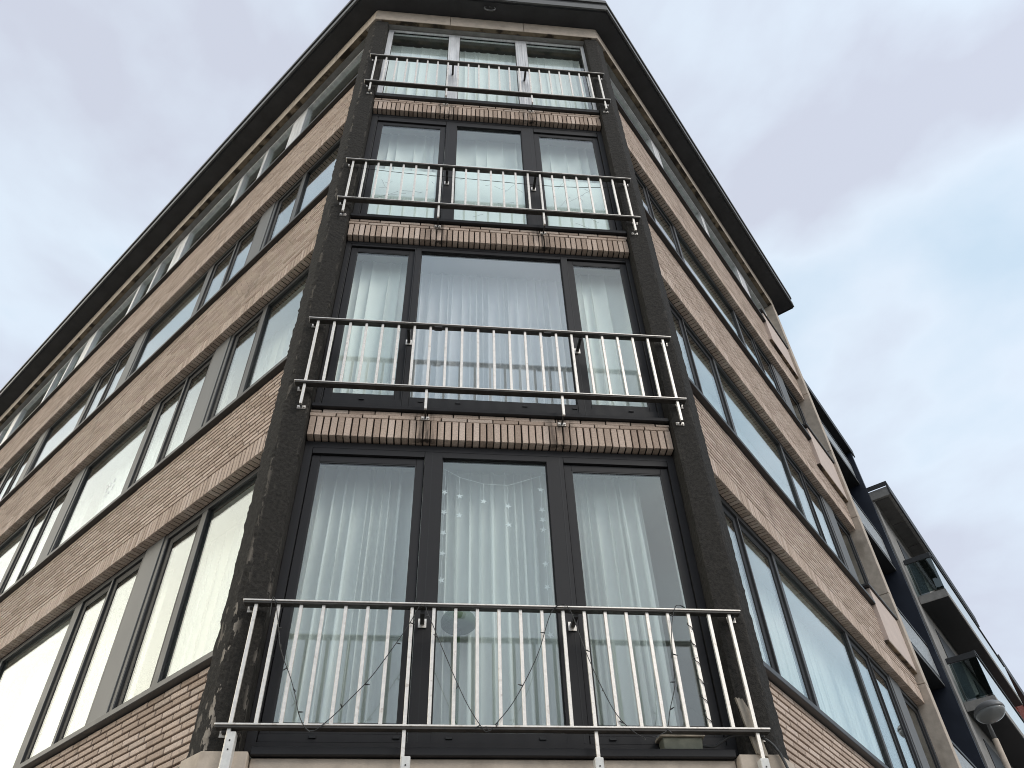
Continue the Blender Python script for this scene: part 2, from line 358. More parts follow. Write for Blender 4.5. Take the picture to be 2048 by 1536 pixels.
# --- pillars
def pillar(mirror):
    sg = -1 if mirror else 1
    F = LF if mirror else RF
    a = Vector((sg*PI_, .16, 0)); b = Vector((sg*PI_, -.07, 0)); c = Vector((sg*1.700, -.07, 0)); d = F(.265, .19, 0); e = F(.265, -.05, 0)
    prof = []
    def seg(p, q, n):
        for i in range(n): prof.append(p.lerp(q, i/n))
    seg(a, b, 5); seg(b, c, 7); seg(c, d, 7); seg(d, e, 5); prof.append(e)
    ic, ib, idd = 12, 5, 19
    nz = 420; z0, z1 = 3.30, 14.02; bm = bmesh.new(); R_ = random.Random(3+sg); rows = []; fl = bm.verts.layers.float.new('flake')
    jag = [0.0]*(nz+1)
    for k in range(1, nz+1): jag[k] = jag[k-1]*.75 + R_.uniform(-.0035, .0035)*(1.9 if mirror else .8)
    for k in range(nz+1):
        z = z0+(z1-z0)*k/nz; r = []
        for i, p in enumerate(prof):
            q = p.copy(); q.z = z
            if 0 < i < len(prof)-1:
                amp = .0022; q += Vector((R_.uniform(-amp, amp), R_.uniform(-amp, amp), 0))
                if i in (ib, ic, idd):
                    inw = (Vector((sg*1.62, .05, z))-q).normalized(); q += inw*(abs(jag[k])*1.1+.002)
            v = bm.verts.new(q)
            low = max(0, min(1, (4.75-z)/.8)) if mirror else .0
            near_edge = (max(0, 1-abs(i-ic)/(1.0+1.0*low)) + .5*max(0, 1-abs(i-ib)/1.0))*(1 if mirror else .25)
            v[fl] = min(1, near_edge*(.30+.70*low) + (.5*low if (12 < i < 18 and z < 4.4) else 0)); r.append(v)
        rows.append(r)
    for x, y in zip(rows, rows[1:]):
        for i in range(len(prof)-1):
            q = (x[i], x[i+1], y[i+1], y[i]); bm.faces.new(q)
    bm.faces.new(rows[-1]); bm.faces.new(rows[0][::-1])
    bmesh.ops.recalc_face_normals(bm, faces=bm.faces)
    me = bpy.data.meshes.new('pillar'); bm.to_mesh(me); bm.free(); return link('pillar', me, 'plaster', B)
pillar(True); pillar(False)
# base of the bay: stone course, blocks under the pillars, flashing strips on the side walls
MB().box(CH, -1.44, 1.44, -.2, .02, 3.02, 3.283).build('base_stone', 'stone', B, bevel=.006)
for sg in (-1, 1):
    F = LF if sg < 0 else RF
    MB().prism([Vector((sg*1.445, -.085, 0)), Vector((sg*1.71, -.085, 0)), F(.285, .205, 0), F(.285, 0, 0), Vector((sg*1.445, .1, 0))], 3.02, 3.297).build('base_stone', 'stone', B, bevel=.006)
    MB().box(F, .30, (S_L-.3 if sg < 0 else 6.84), .0, .165, 3.262, 3.294).build('flashing', 'steel_dark', B)

# --- windows
def ring(mb, F, s0, s1, z0, z1, w, o0, o1):
    mb.box(F, s0, s0+w, o0, o1, z0, z1); mb.box(F, s1-w, s1, o0, o1, z0, z1)
    mb.box(F, s0+w, s1-w, o0, o1, z0, z0+w); mb.box(F, s0+w, s1-w, o0, o1, z1-w, z1)
def window(F, s0, s1, z0, z1, lights, of, fm, glass='glass', fw=.055, sash_m=None, name='window', mull=None, gmap=None, tophead=None):
    """lights: (glass s0, glass s1, 'f' fixed or 's' sash, [glass z0, glass z1])"""
    wn_ = empty(name, B.location); wn_.parent = B
    fr = MB(); ring(fr, F, s0, s1, z0, z1, fw, of-.07, of)
    edges = []
    for k, L_ in enumerate(lights):
        g0, g1, t = L_[:3]; e = .062 if t == 's' else 0.0
        edges.append((g0-e, g1+e))
    # posts fill the space between neighbouring lights
    prev = s0+fw
    for k, (a, b) in enumerate(edges):
        if a-prev > .004: fr.box(F, prev, a-.004 if lights[k][2] == 's' else a, of-.068, of-.002, z0+fw, z1-fw)
        prev = b + (.004 if lights[k][2] == 's' else 0)
    if s1-fw-prev > .004: fr.box(F, prev, s1-fw, of-.068, of-.002, z0+fw, z1-fw)
    # head and sill rails of fixed lights that are smaller than the frame opening
    for k, L_ in enumerate(lights):
        if L_[2] == 'f':
            gz0 = L_[3] if len(L_) > 3 else z0+fw; gz1 = L_[4] if len(L_) > 3 else z1-fw
            if gz0 > z0+fw+.002: fr.box(F, L_[0], L_[1], of-.068, of-.002, z0+fw, gz0)
            if gz1 < z1-fw-.002: fr.box(F, L_[0], L_[1], of-.068, of-.002, gz1, z1-fw)
    for k, L_ in enumerate(lights):
        if L_[2] == 's' and len(L_) > 3 and L_[4]+.066 < z1-fw-.004: fr.box(F, L_[0]-.062, L_[1]+.062, of-.068, of-.002, L_[4]+.070, z1-fw)
    fr.build('frame', fm, wn_, bevel=.003)
    for k, L_ in enumerate(lights):
        g0, g1, t = L_[:3]; e = .062 if t == 's' else 0.0
        gz0 = L_[3] if len(L_) > 3 else z0+fw+(.066 if t == 's' else 0); gz1 = L_[4] if len(L_) > 3 else z1-fw-(.066 if t == 's' else 0)
        gm = glass if not gmap else gmap.get(k, glass)
        if t == 's':
            sb = MB(); sb.box(F, g0-e, g0, of-.065, of-.022, gz0-.062, gz1+.062); sb.box(F, g1, g1+e, of-.065, of-.022, gz0-.062, gz1+.062)
            sb.box(F, g0, g1, of-.065, of-.022, gz0-.062, gz0); sb.box(F, g0, g1, of-.065, of-.022, gz1, gz1+.062)
            if gz0-.062 > z0+fw+.006: sb.box(F, g0-e, g1+e, of-.068, of-.004, z0+fw, gz0-.066)
            sa = sb.build('sash', sash_m or fm, wn_, bevel=.003)
        gk = MB(); ring(gk, F, g0-.001, g1+.001, gz0-.001, gz1+.001, .009, of-.042, of-.024); gk.build('gasket', 'gasket', wn_)
        MB().box(F, g0+.002, g1-.002, of-.036, of-.030, gz0+.002, gz1-.002).build('pane', gm, wn_)
        # slots of the drainage caps
    return wn_
# bay windows
w1 = window(CH, -1.505, 1.505, 3.345, 5.745, [(-1.378, -.617, 's', 3.522, 5.560), (-.411, .433, 'f', 3.468, 5.632), (.636, 1.380, 's', 3.522, 5.560)], -.07, 'frame_dark', fw=.06)
w2 = window(CH, -1.505, 1.505, 6.085, 8.495, [(-1.383, -.847, 's', 6.310, 8.350), (-.722, .750, 'f', 6.285, 8.400), (.876, 1.397, 's', 6.310, 8.350)], -.07, 'frame_dark', fw=.045, gmap={1: 'glass_coated'})
w3 = window(CH, -1.505, 1.505, 8.870, 11.315, [(-1.362, -.612, 's', 9.00, 11.090), (-.408, .428, 'f', 8.96, 11.160), (.655, 1.377, 's', 9.00, 11.090)], -.07, 'frame_dark', fw=.06)
w4 = window(CH, -1.505, 1.505, 11.715, 13.975, [(-1.43, -.585, 'f'), (-.42, .435, 'f'), (.605, 1.46, 'f')], -.035, 'aluminium', fw=.035)
bw = [w1, w2, w3, w4]
# profile grooves on the posts, drainage caps, hinge covers
gr = MB()
for (xs, za, zb_, o) in (((-.492, .54), 3.41, 5.69, -.072), ((-.785, .812), 6.13, 8.45, -.072), ((-.512, .542), 8.93, 11.26, -.072)):
    for x in xs: gr.box(CH, x-.004, x+.004, o-.004, o+.0015, za, zb_)
gr.build('groove', 'gasket', w1)
for w_, zc in ((w1, 3.435), (w2, 6.235)):
    for x in (-1.12, -.62, -.30, .28, .72, 1.22):
        MB().box(CH, x-.022, x+.022, -.075, -.0645, zc-.008, zc+.008).build('drain_cap', 'gasket', w_, bevel=.002)
gr4 = MB()
for x in (-.5025, .52):
    for dx in (-.05, -.02, .015, .05): gr4.box(CH, x+dx-.004, x+dx+.004, -.06, -.028, 11.78, 13.93)
gr4.build('rib', 'aluminium', w4)
MB().box(CH, -1.47, -.54, -.045, .000, 11.742, 11.760).build('rail_cover', 'steel_dark', w4)
MB().box(CH, -.45, .46, -.045, .000, 11.742, 11.760).build('rail_cover', 'steel_dark', w4); MB().box(CH, .57, 1.47, -.045, .000, 11.742, 11.760).build('rail_cover', 'steel_dark', w4)
# bay sills
for i, (za, zb_, o) in enumerate(((3.288, 3.335, .06), (6.040, 6.078, .035), (8.812, 8.862, .035), (11.632, 11.708, .035))):
    MB().box(CH, -1.50 if i else -1.44, 1.50 if i else 1.44, -.16, o, za, zb_).build('sill', 'frame_dark' if i < 3 else 'steel_dark', B, bevel=.004)
# mirror film on the lower half of the third-storey panes
for a, b, zt in ((-1.365, -.62, 10.04), (-.405, .425, 10.25), (.665, 1.375, 10.06)):
    MB().box(CH, a, b, -.1105, -.1095, 9.03, zt).build('window_film', 'film', w3)
sc = MB(); R_ = random.Random(11)
for a, b in ((-1.33, -.66), (-.37, .39), (.70, 1.34)):
    for k in range(9):
        x, z = R_.uniform(a, b), R_.uniform(9.15, 9.95); l = R_.uniform(.05, .28); t = R_.uniform(-1.2, 1.2); pts = []
        for q in range(4): pts.append((x+math.cos(t)*l*q/3+R_.uniform(-.01, .01), -.0 + .1085, min(10.05, z+math.sin(t)*l*q/3+R_.uniform(-.01, .01))))
        sc.tube(pts, .0012, 3)
sc.build('scratch', 'panel_grey', w3)

# side windows
FM = 'frame_grey'
def left_units():
    u = [(.20, 2.045, [(.30, 1.33, 'f'), (1.485, 1.915, 's')])]; panels = [(2.05, 2.36)]
    s = 2.365
    while s < 14.5:
        u.append((s, s+3.13, [(s+.115, s+.53, 's'), (s+.70, s+1.15, 's'), (s+1.37, s+3.07, 'f')])); panels.append((s+3.135, s+3.445)); s += 3.45
    return u, panels
LU, LP = left_units()
RU = [(.20, 5.555, [(.32, 1.07, 's'), (1.22, 1.86, 's'), (1.99, 3.98, 'f'), (4.12, 4.70, 's'), (4.84, 5.43, 's')]), (5.985, 6.845, [(6.10, 6.72, 's')])]
RP = [(5.56, 5.98)]
for F, U, P_ in ((LF, LU, LP), (RF, RU, RP)):
    for i in range(3):
        z0, z1 = ZS[i]-.04, ZT[i]
        for s0, s1, li in U:
            if F is LF and i == 0 and s0 > 9: continue
            gm = {}
            if F is LF and i == 2 and s0 < 1: gm = {0: 'mirror_film'}
            if F is RF and s0 > 5.9: gm = {0: 'glass_dark'}
            window(F, s0, s1, z0, z1, li, .02, FM, gmap=gm, sash_m='frame_dark')  # sashes match the frame; the darker material paints in their recess shade
        for a, b in P_:
            if F is LF and i == 0 and a > 9: continue
            MB().box(F, a, b, -.07, .030, z0, z1).build('window_panel', 'panel_grey', B, bevel=.004)
def strips(F, muls, smax, z0, z1):
    s = .20; li = []
    muls = muls+[(smax, smax+.1)]
    w_ = empty('window', B.location); w_.parent = B; fr = MB(); ring(fr, F, .20, smax, z0, z1, .035, -.03, .05)
    for a, b in muls[:-1]: fr.box(F, a, b, -.028, .052, z0+.035, z1-.035)
    fr.build('frame', 'aluminium', w_, bevel=.003)
    prev = .235
    for a, b in muls:
        e = a if a < smax else smax-.035
        MB().box(F, prev+.002, e-.002, .000, .006, z0+.037, z1-.037).build('pane', 'glass', w_); prev = b
ml = [(1.92, 2.30)]; s = 2.98
while s < 15: ml += [(s, s+.10), (s+.72, s+.84), (s+2.46, s+2.84)]; s += 3.45
strips(LF, [q for q in ml if q[1] < S_L-.5], S_L-.3, ZS[3]-.04, 13.975)
strips(RF, [(2.02, 2.28), (3.88, 4.02), (5.44, 5.80)], 6.845, ZS[3]-.04, 13.975)
# sills of the side walls
for F, s1 in ((LF, S_L-.3), (RF, 5.66)):
    for z in ZS: MB().box(F, .255, s1, .025, .178, z-.048, z).build('sill', 'steel_dark' if z > 4.5 else 'frame_grey', B, bevel=.004)
# projecting stone panels and end fin on the right
for z in ZS[1:]:
    MB().box(RF, 5.66, 6.845, .02, .175, z-.56, z+.20).build('stone_panel', 'stone_panel', B, bevel=.004)
    MB().box(RF, 5.58, 6.845, .03, .200, z+.204, z+.240).build('sill', 'steel_dark', B, bevel=.003)
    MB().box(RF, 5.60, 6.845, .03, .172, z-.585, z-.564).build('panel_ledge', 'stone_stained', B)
z = 3.30
while z < 13.99:
    z2 = min(z+1.36, 13.995); MB().box(RF, 6.85, 7.05, -.25, .222, z+.003, z2-.003).build('fin_stone', 'stone', B, bevel=.006); z = z2
# lintel and cornice
MB().prism(foot(-.05, .0, S_L, 6.84, .2), 13.98, 14.3).build('lintel', 'concrete_dark', B)
LT = MB(); LT.box(CH, -1.6, 1.6, -.04, .035, 13.982, 14.3); LT.box(LF, .1, S_L-.2, .0, .135, 13.984, 14.3); LT.box(RF, .1, 6.84, .0, .135, 13.984, 14.3); LT.build('lintel', 'concrete', B)
def cor_x(c, so): return W + (so-math.cos(A48)*c)/math.sin(A48)
xo, xi = cor_x(.10, .22), cor_x(.038, .138)
cut = [-1.0, -.576, .559, 1.0]
def lerp(a, b, t): return a+(b-a)*t
spans = [(None, -.579), (-.573, .556), (.562, None)]
for a, b in spans:
    p = [Vector((a if a is not None else -xo+.002, -.10, 0)), Vector((b if b is not None else xo-.002, -.10, 0)), Vector((b if b is not None else xi, -.038, 0)), Vector((a if a is not None else -xi, -.038, 0))]
    MB().prism(p, 14.00, 14.335).build('cornice_stone', 'stone', B, bevel=.006)
for F, smax in ((LF, S_L-.2), (RF, 7.05)):
    sg = -1 if F is LF else 1
    s = 1.02; first = True; prev = None
    c0 = (Vector((sg*xo, -.10, 0))-F.b).dot(F.d); c1 = (Vector((sg*xi, -.038, 0))-F.b).dot(F.d)
    a_out, a_in = c0+.002, c1
    while a_out < smax-.1:
        b = min(s, smax); MB().prism([F(a_out, .22, 0), F(b-.003, .22, 0), F(b-.003, .138, 0), F(a_in, .138, 0)], 14.00, 14.335).build('cornice_stone', 'stone', B, bevel=.006)
        a_out = a_in = b+.003; s += 1.14
# stained undersides between cornice and lintel
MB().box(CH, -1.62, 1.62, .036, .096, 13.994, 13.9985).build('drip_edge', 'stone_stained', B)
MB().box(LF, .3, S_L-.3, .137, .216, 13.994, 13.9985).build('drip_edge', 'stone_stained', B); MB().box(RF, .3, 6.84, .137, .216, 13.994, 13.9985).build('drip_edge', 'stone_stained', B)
# roof
roof = MB().prism(foot(.385, .505, S_L+.3, S_R), 14.36, 14.66).build('roof', 'roof_black', B)
MB().prism(foot(.36, .48, S_L+.28, S_R-.03), 14.345, 14.359).build('soffit', 'soffit', roof)
def fascia(c0, c1, o0, o1, z0, z1, m_):
    mb = MB(); a, b = foot(c0, o0, S_L+.3, S_R+.004), foot(c1, o1, S_L+.3, S_R+.004)
    for i in range(3):
        mb2 = [a[i], a[i+1], b[i+1], b[i]]; mb.prism(mb2, z0, z1)
    return mb.build('fascia', m_, roof)
fascia(.387, .412, .507, .532, 14.352, 14.50, 'zinc'); fascia(.387, .400, .507, .520, 14.505, 14.60, 'roof_black'); fascia(.387, .425, .507, .545, 14.605, 14.70, 'zinc')
MB().box(RF, S_R+.002, S_R+.02, -7.9, .50, 14.35, 14.69).build('fascia', 'roof_black', roof)
hk = MB(); hk.tube([(.02+.085*math.cos(t), -.30, 14.27+.085*math.sin(t)) for t in [i*math.pi/9-math.pi*1.25 for i in range(14)]], .012, 8); hk.disc((.02, -.30, 14.345), (0, 0, -1), .012, .02); hk.build('hook', 'zinc', roof, smooth=True)

# --- railings
def railing(zt, zb_, lower):
    r = empty('railing', B.location); r.parent = B; y0 = .125
    def rail(z, n):
        rl = MB().box(CH, -1.652, 1.654, y0-.020, y0+.030, z-.011, z).build(n, 'steel', r, bevel=.002); MB().box(CH, -1.648, 1.650, y0-.032, y0+.024, z-.025, z-.0115).build('rail_underside', 'rail_shade', r, bevel=.002)  # lower bar is coloured dark to paint in the underside's shade
    rail(zt, 'top_rail'); rail(zb_, 'bottom_rail')
    posts = (0, 7, 15, 22)
    for i in range(23):
        x = -1.568+i*.1428
        MB().box(CH, x-.011, x+.011, y0-.011, y0+.011, (zb_-.245 if i in posts else zb_+.0005), zt-.0245).build('post' if i in posts else 'baluster', 'steel', r, bevel=.002)
        if i in posts:
            if lower:      # foot bent back to an anchor plate with two bolts
                end = .07 if i in (0, 22) else .0; zf = zb_-.235
                MB().bar((x, -y0+.011, zf), (x, -end-.004, zf), .012, .020).build('bracket', 'steel_dark', r)
                an = MB(); an.box(CH, x-.034, x+.034, end+.001, end+.007, zf-.016, zf+.016)
                for dx in (-.024, .024): an.disc((x+dx, -end-.007, zf), (0, -1, 0), .009, .010, 8)
                an.build('anchor_plate', 'steel', r)
            else:
                MB().box(CH, x-.011, x+.011, y0-.011, y0+.011, 2.4, zb_-.247).build('post', 'steel', r, bevel=.002)
                xs = x+(.020 if x < 0 else .0); zs_t = 3.385 if i == 0 else 3.255
                MB().box(CH, xs-.026, xs+.026, y0-.045, y0+.020, 2.4, zs_t).build('post_sleeve', 'white_metal', r, bevel=.004)
                for dz in (.05, .10): MB().disc((xs, -y0-.020, zs_t-dz), (0, -1, 0), .005, .003, 6).build('screw', 'steel_dark', r)
    for x in (-.50, .525):    # struts from the top rail to the window posts
        xx = x if abs(zt-7.004) > .01 else x*1.53
        MB().bar((xx, -y0+.02, zt-.040), (xx, .064, zt-.030), .028, .028).build('strut', 'steel_dark', r)
        MB().box(CH, xx-.028, xx+.028, -.0685, -.062, zt-.066, zt-.002).build('anchor_plate', 'steel', r)
    for x in (-1.60, 1.605):  # end brackets to the pillars
        for z in (zt, zb_):
            MB().bar((x, -y0+.005, z-.034), (x, -.073, z-.034), .022, .018).build('bracket', 'steel_dark', r)
            MB().box(CH, x-.03, x+.03, .071, .078, z-.056, z-.012).build('anchor_plate', 'steel', r)
    return r
railing(4.219, 3.430, False); r2 = railing(7.004, 6.214, True); railing(9.782, 8.985, True); railing(12.617, 11.810, True)
# extra clips under the second-storey top rail
for x in (-.50, .495): MB().box(CH, x-.035, x+.035, .10, .146, 6.962, 6.977).build('clip', 'steel_dark', r2)

# ------------------------------------------------------------------ curtains
def curtain(F, s0, s1, o, z0, z1, mat_, label, group=None, amp=.035, pitch=.13, seed=1, fold=.23, name='curtain'):
    """hanging cloth in folded-over pleats, so that overlapping layers of net read denser"""
    R_ = random.Random(seed); prof = []; s = s0
    while s < s1:
        p = pitch*R_.uniform(.55, 1.35); a = amp*R_.uniform(.5, 1.25); f = fold*R_.uniform(.55, 1.2); m_ = 12
        for k in range(m_):
            t = k/m_; prof.append((s+p*(t-f*math.sin(2*math.pi*t)), a*math.cos(2*math.pi*t), R_.uniform(-.3, .3)*p if k == 0 else (prof[-1][2])))
        s += p
    nz = 14; bm = bmesh.new(); rows = []
    for k in range(nz+1):
        v = k/nz; z = z1+(z0-z1)*v; row = []; g = .35+.65*min(1, v*2.5)
        for (ss, oo, dr_) in prof: row.append(bm.verts.new(F(min(s1, max(s0, ss+dr_*(v-.2)*.8)), o+oo*g, z)))
        rows.append(row)
    for x, y in zip(rows, rows[1:]):
        for i in range(len(prof)-1): bm.faces.new((x[i], x[i+1], y[i+1], y[i]))
    for f in bm.faces: f.smooth = True
    me = bpy.data.meshes.new(name); bm.to_mesh(me); bm.free()
    return tag(link(name, me, mat_), label, 'curtain', group)
curtain(CH, -1.47, 1.24, -.34, 3.38, 5.70, 'net', 'pale pleated net curtain behind the star garland', amp=.062, pitch=.082, fold=.33, seed=2)
curtain(CH, -.80, .84, -.40, 6.12, 8.46, 'net', 'wide pleated net curtain behind the undivided large pane', amp=.045, pitch=.085, fold=.30, seed=5)
curtain(CH, -1.46, -.80, -.30, 6.12, 8.46, 'drape', 'white drape beside the large pane, at the pillar with flaking paint', amp=.035, pitch=.17, seed=8)
curtain(CH, .84, 1.46, -.30, 6.12, 8.46, 'drape', 'white drape beside the large pane, at the pillar without flaking paint', amp=.035, pitch=.17, seed=9)
curtain(CH, -1.46, 1.46, -.32, 8.92, 11.28, 'drape', 'off-white curtain hanging above the mirrored window film', amp=.030, pitch=.20, seed=12)
curtain(CH, -1.46, 1.46, -.24, 11.76, 13.90, 'drape', 'white curtain behind the silver-framed windows below the roof', amp=.02, pitch=.12, seed=15)
sd = 20; on_fin = 'of the front ending at a stone fin'
for F, U, nm in ((LF, LU, 'left'), (RF, RU, 'right')):
    for i in range(3):
        for j, (s0, s1, li) in enumerate(U):
            if s0 > 10 or (F is RF and s0 > 5.9) or (F is LF and i == 0 and s0 > 6): continue
            a, b = s0+.06, s1-.06
            if F is LF and i == 2 and s0 < 1: b = 1.30
            sd += 1
            row = ('lowest', 'middle', 'topmost dark')[i]
            where = (('beside the flaking pillar', 'between the two grey panels nearest the pillar', 'past the second grey panel from the pillar', 'past the third grey panel from the pillar')[j] if F is LF else on_fin)
            curtain(F, a, b, -.30, ZS[i]-.02, ZT[i]-.03, 'net', 'net curtain in the %s window row %s' % (row, where), 'net curtains along the side fronts', amp=.02, pitch=.13, seed=sd)

# ------------------------------------------------------------------ small things at the bay
def wire_things():
    R_ = random.Random(4)
    def smooth(pts, n=6):
        out = []
        for i in range(len(pts)-1):
            p0, p1, p2, p3 = [Vector(pts[max(0, min(len(pts)-1, i+k))]) for k in (-1, 0, 1, 2)]
            for k in range(n):
                t = k/n; out.append(.5*((2*p1)+(p2-p0)*t+(2*p0-5*p1+4*p2-p3)*t*t+(3*p1-p0-3*p2+p3)*t**3))
        out.append(Vector(pts[-1])); return out
    y = -.155
    xz = [(-1.46, 4.088), (-1.467, 4.215), (-1.448, 4.205), (-1.399, 4.038), (-1.366, 3.905), (-1.326, 3.809), (-1.273, 3.709), (-1.225, 3.594), (-1.183, 3.477), (-1.129, 3.395), (-1.091, 3.385), (-1.053, 3.406), (-0.976, 3.479), (-0.9, 3.568), (-0.781, 3.717), (-0.633, 3.97), (-0.576, 4.074), (-0.503, 4.222), (-0.467, 4.147), (-0.431, 4.06), (-0.345, 3.859), (-0.215, 3.576), (-0.11, 3.41), (-0.072, 3.395), (-0.036, 3.43), (0.088, 3.58), (0.241, 3.869), (0.339, 4.148), (0.41, 4.222), (0.475, 4.18), (0.55, 3.909), (0.623, 3.68), (0.711, 3.496), (0.819, 3.384), (0.892, 3.364), (0.972, 3.386), (1.012, 3.424), (1.043, 3.53), (1.103, 3.687), (1.116, 3.818), (1.145, 4.059), (1.198, 4.224), (1.254, 4.235)]
    pts = smooth([(x, y+R_.uniform(-.012, .006), z) for x, z in xz])
    t0 = empty('string_light', (0, -.3, 3.37)); tag(t0, 'dark fairy-light string zigzagging over the lowest steel railing', 'string light')
    MB().tube(pts, .0028, 5).build('wire', 'rubber', t0, smooth=True)
    for i in range(5, len(pts)-2, 7):
        d = Vector((R_.uniform(-1, 1), R_.uniform(-.4, .2), R_.uniform(-.8, .5))).normalized()
        MB().tube([pts[i], pts[i]+d*.018, pts[i]+d*.034], [.004, .0045, .002], 5).build('bulb', 'rubber', t0)
    # second string wound round a baluster and back
    p2 = []
    for k in range(70):
        z = 4.18-.74*k/69; x = 1.288; a = k*.55
        p2.append((x+.017*math.cos(a)+R_.uniform(-.003, .003), -.125+.017*math.sin(a), z))
    t1 = empty('string_light', (1.288, -.125, 3.43)); tag(t1, 'dark fairy-light string wound round a single baluster of the lowest railing', 'string light')
    MB().tube(p2, .0026, 5).build('wire', 'rubber', t1, smooth=True)
    for i in range(4, 68, 8):
        p = Vector(p2[i]); d = Vector((R_.uniform(-1, 1), -.6, R_.uniform(-.5, .5))).normalized(); MB().tube([p, p+d*.03], [.004, .0025], 5).build('bulb', 'rubber', t1)
    # wires stretched behind the third-storey railing
    f = smooth([(-1.56, -.10, 9.675), (-1.033, -.10, 9.63), (-.235, -.10, 9.598), (.687, -.10, 9.569), (1.25, -.10, 9.61), (1.56, -.10, 9.68)])
    tag(MB().tube(f, .0035, 5).build('washing_line', 'rubber'), 'thin dark line strung along the railing of the mirrored windows', 'washing line')
    # cable from the plastic box round the pillar
    cb = smooth([(1.240, -.03, 3.365), (1.308, -.06, 3.350), (1.36, -.085, 3.372), (1.412, -.09, 3.399), (1.48, -.092, 3.409), (1.556, -.095, 3.406), (1.645, -.098, 3.370), (1.70, -.105, 3.28), (1.72, -.12, 3.10), (1.72, -.10, 2.6)])
    tag(MB().tube(cb, .009, 8).build('cable', 'rubber', smooth=True), 'thick black cable running from the plastic box round the pillar foot', 'cable')
wire_things()
# plastic box with lid, standing on the lowest sill
bx = tag(empty('plastic_box', (1.12, -.02, 3.335)), 'olive plastic box with beige lid standing on the lowest bay sill', 'box')
bm = bmesh.new()
def taper(bm, x0, x1, y0, y1, z0, z1, t):
    P = [(x0+t, y0+t, z0), (x1-t, y0+t, z0), (x1-t, y1-t, z0), (x0+t, y1-t, z0), (x0, y0, z1), (x1, y0, z1), (x1, y1, z1), (x0, y1, z1)]
    v = [bm.verts.new(p) for p in P]
    for f in ((3, 2, 1, 0), (4, 5, 6, 7), (0, 1, 5, 4), (1, 2, 6, 5), (2, 3, 7, 6), (3, 0, 4, 7)): bm.faces.new([v[i] for i in f])
mb = MB(); taper(mb.bm, 1.000, 1.250, -.050, .055, 3.337, 3.408, .006); mb.build('body', 'box_green', bx, bevel=.004)
mb = MB(); taper(mb.bm, .986, 1.264, -.060, .062, 3.409, 3.432, -.004); mb.build('lid', 'box_lid', bx, bevel=.003)
# broken plank between railing and pillar
pk = bmesh.new()
prof = [(-.035, 0), (.045, -.02), (.050, .17), (.040, .26), (.018, .325), (.006, .318), (-.004, .330), (-.020, .322), (-.030, .332), (-.038, .20)]
fa = [pk.verts.new((1.585+x*.8-z*.16, -.100+z*.05, 3.298+z*1.05)) for x, z in prof]; ba = [pk.verts.new((1.585+x*.8-z*.16, -.076+z*.05, 3.298+z*1.05)) for x, z in prof]
pk.faces.new(fa); pk.faces.new(ba[::-1])
for i in range(len(prof)): pk.faces.new((fa[i], ba[i], ba[(i+1) % len(prof)], fa[(i+1) % len(prof)]))
mb = MB(); mb.bm.free(); mb.bm = pk; tag(mb.build('wooden_plank', 'wood'), 'broken weathered plank standing behind the end of the lowest railing', 'plank')
# garland of stars in the lowest middle pane
gs = tag(empty('star_garland', (0, .16, 5.5)), 'white garland with hanging stars inside the lowest middle pane', 'garland')
gx = [(-.395, 5.586), (-.264, 5.505), (-.075, 5.449), (.122, 5.443), (.395, 5.551), (.405, 5.59)]
MB().tube([(x, .16, z) for x, z in gx], .0022, 4).build('string', 'star_white', gs)
strands = {(-.383, 5.575): [5.351, 5.161, 4.974, 4.795, 4.570], (-.264, 5.505): [5.318, 5.137], (-.076, 5.449): [5.277], (.117, 5.443): [5.238, 5.064], (.385, 5.548): [5.410, 5.215, 5.121, 5.029, 4.729, 4.535, 4.167]}
R_ = random.Random(8)
for (x, zt), zs_ in strands.items():
    MB().tube([(x+R_.uniform(-.006, .006), .16, zt+(zs_[-1]-zt)*k/8) for k in range(9)], .0014, 4).build('string', 'star_white', gs)
    for z in zs_:
        b2 = bmesh.new(); rot = R_.uniform(0, 1.2); fr_, bk_ = [], []
        for k in range(10):
            r_ = .028 if k % 2 == 0 else .0115; t = rot+k*math.pi/5
            fr_.append(b2.verts.new((x+r_*math.sin(t), .156, z+r_*math.cos(t)))); bk_.append(b2.verts.new((x+r_*math.sin(t), .163, z+r_*math.cos(t))))
        b2.faces.new(fr_); b2.faces.new(bk_[::-1])
        for k in range(10): b2.faces.new((fr_[k], bk_[k], bk_[(k+1) % 10], fr_[(k+1) % 10]))
        mb = MB(); mb.bm.free(); mb.bm = b2; mb.build('star', 'star_white', gs)
# round table lamp with a small plant seen behind the same pane
tl = tag(empty('table_lamp', (-.25, .22, 3.4)), 'small table lamp with dark oval shade behind the lowest middle pane', 'lamp')
mb = MB(); mb.tube([(-.25, .22, z) for z in (3.41, 3.43, 3.44, 4.24)], [.08, .08, .012, .012], 12).build('stand', 'leaf', tl, smooth=True)
mb = MB(); mb.tube([(-.25, .22, z) for z in (4.23, 4.25, 4.29, 4.32, 4.345)], [.10, .122, .124, .112, .08], 20).build('lamp_shade', 'leaf', tl, smooth=True)
# sticker on a left window
st = MB(); R_ = random.Random(5)
for k in range(16):
    s_, z_ = 4.30+R_.uniform(-.10, .10), 7.50+R_.uniform(-.12, .12); r_ = R_.uniform(.008, .02); st.box(LF, s_-r_, s_+r_, -.0088, -.0080, z_-r_, z_+r_)
st.build('window_sticker', 'star_white', B)

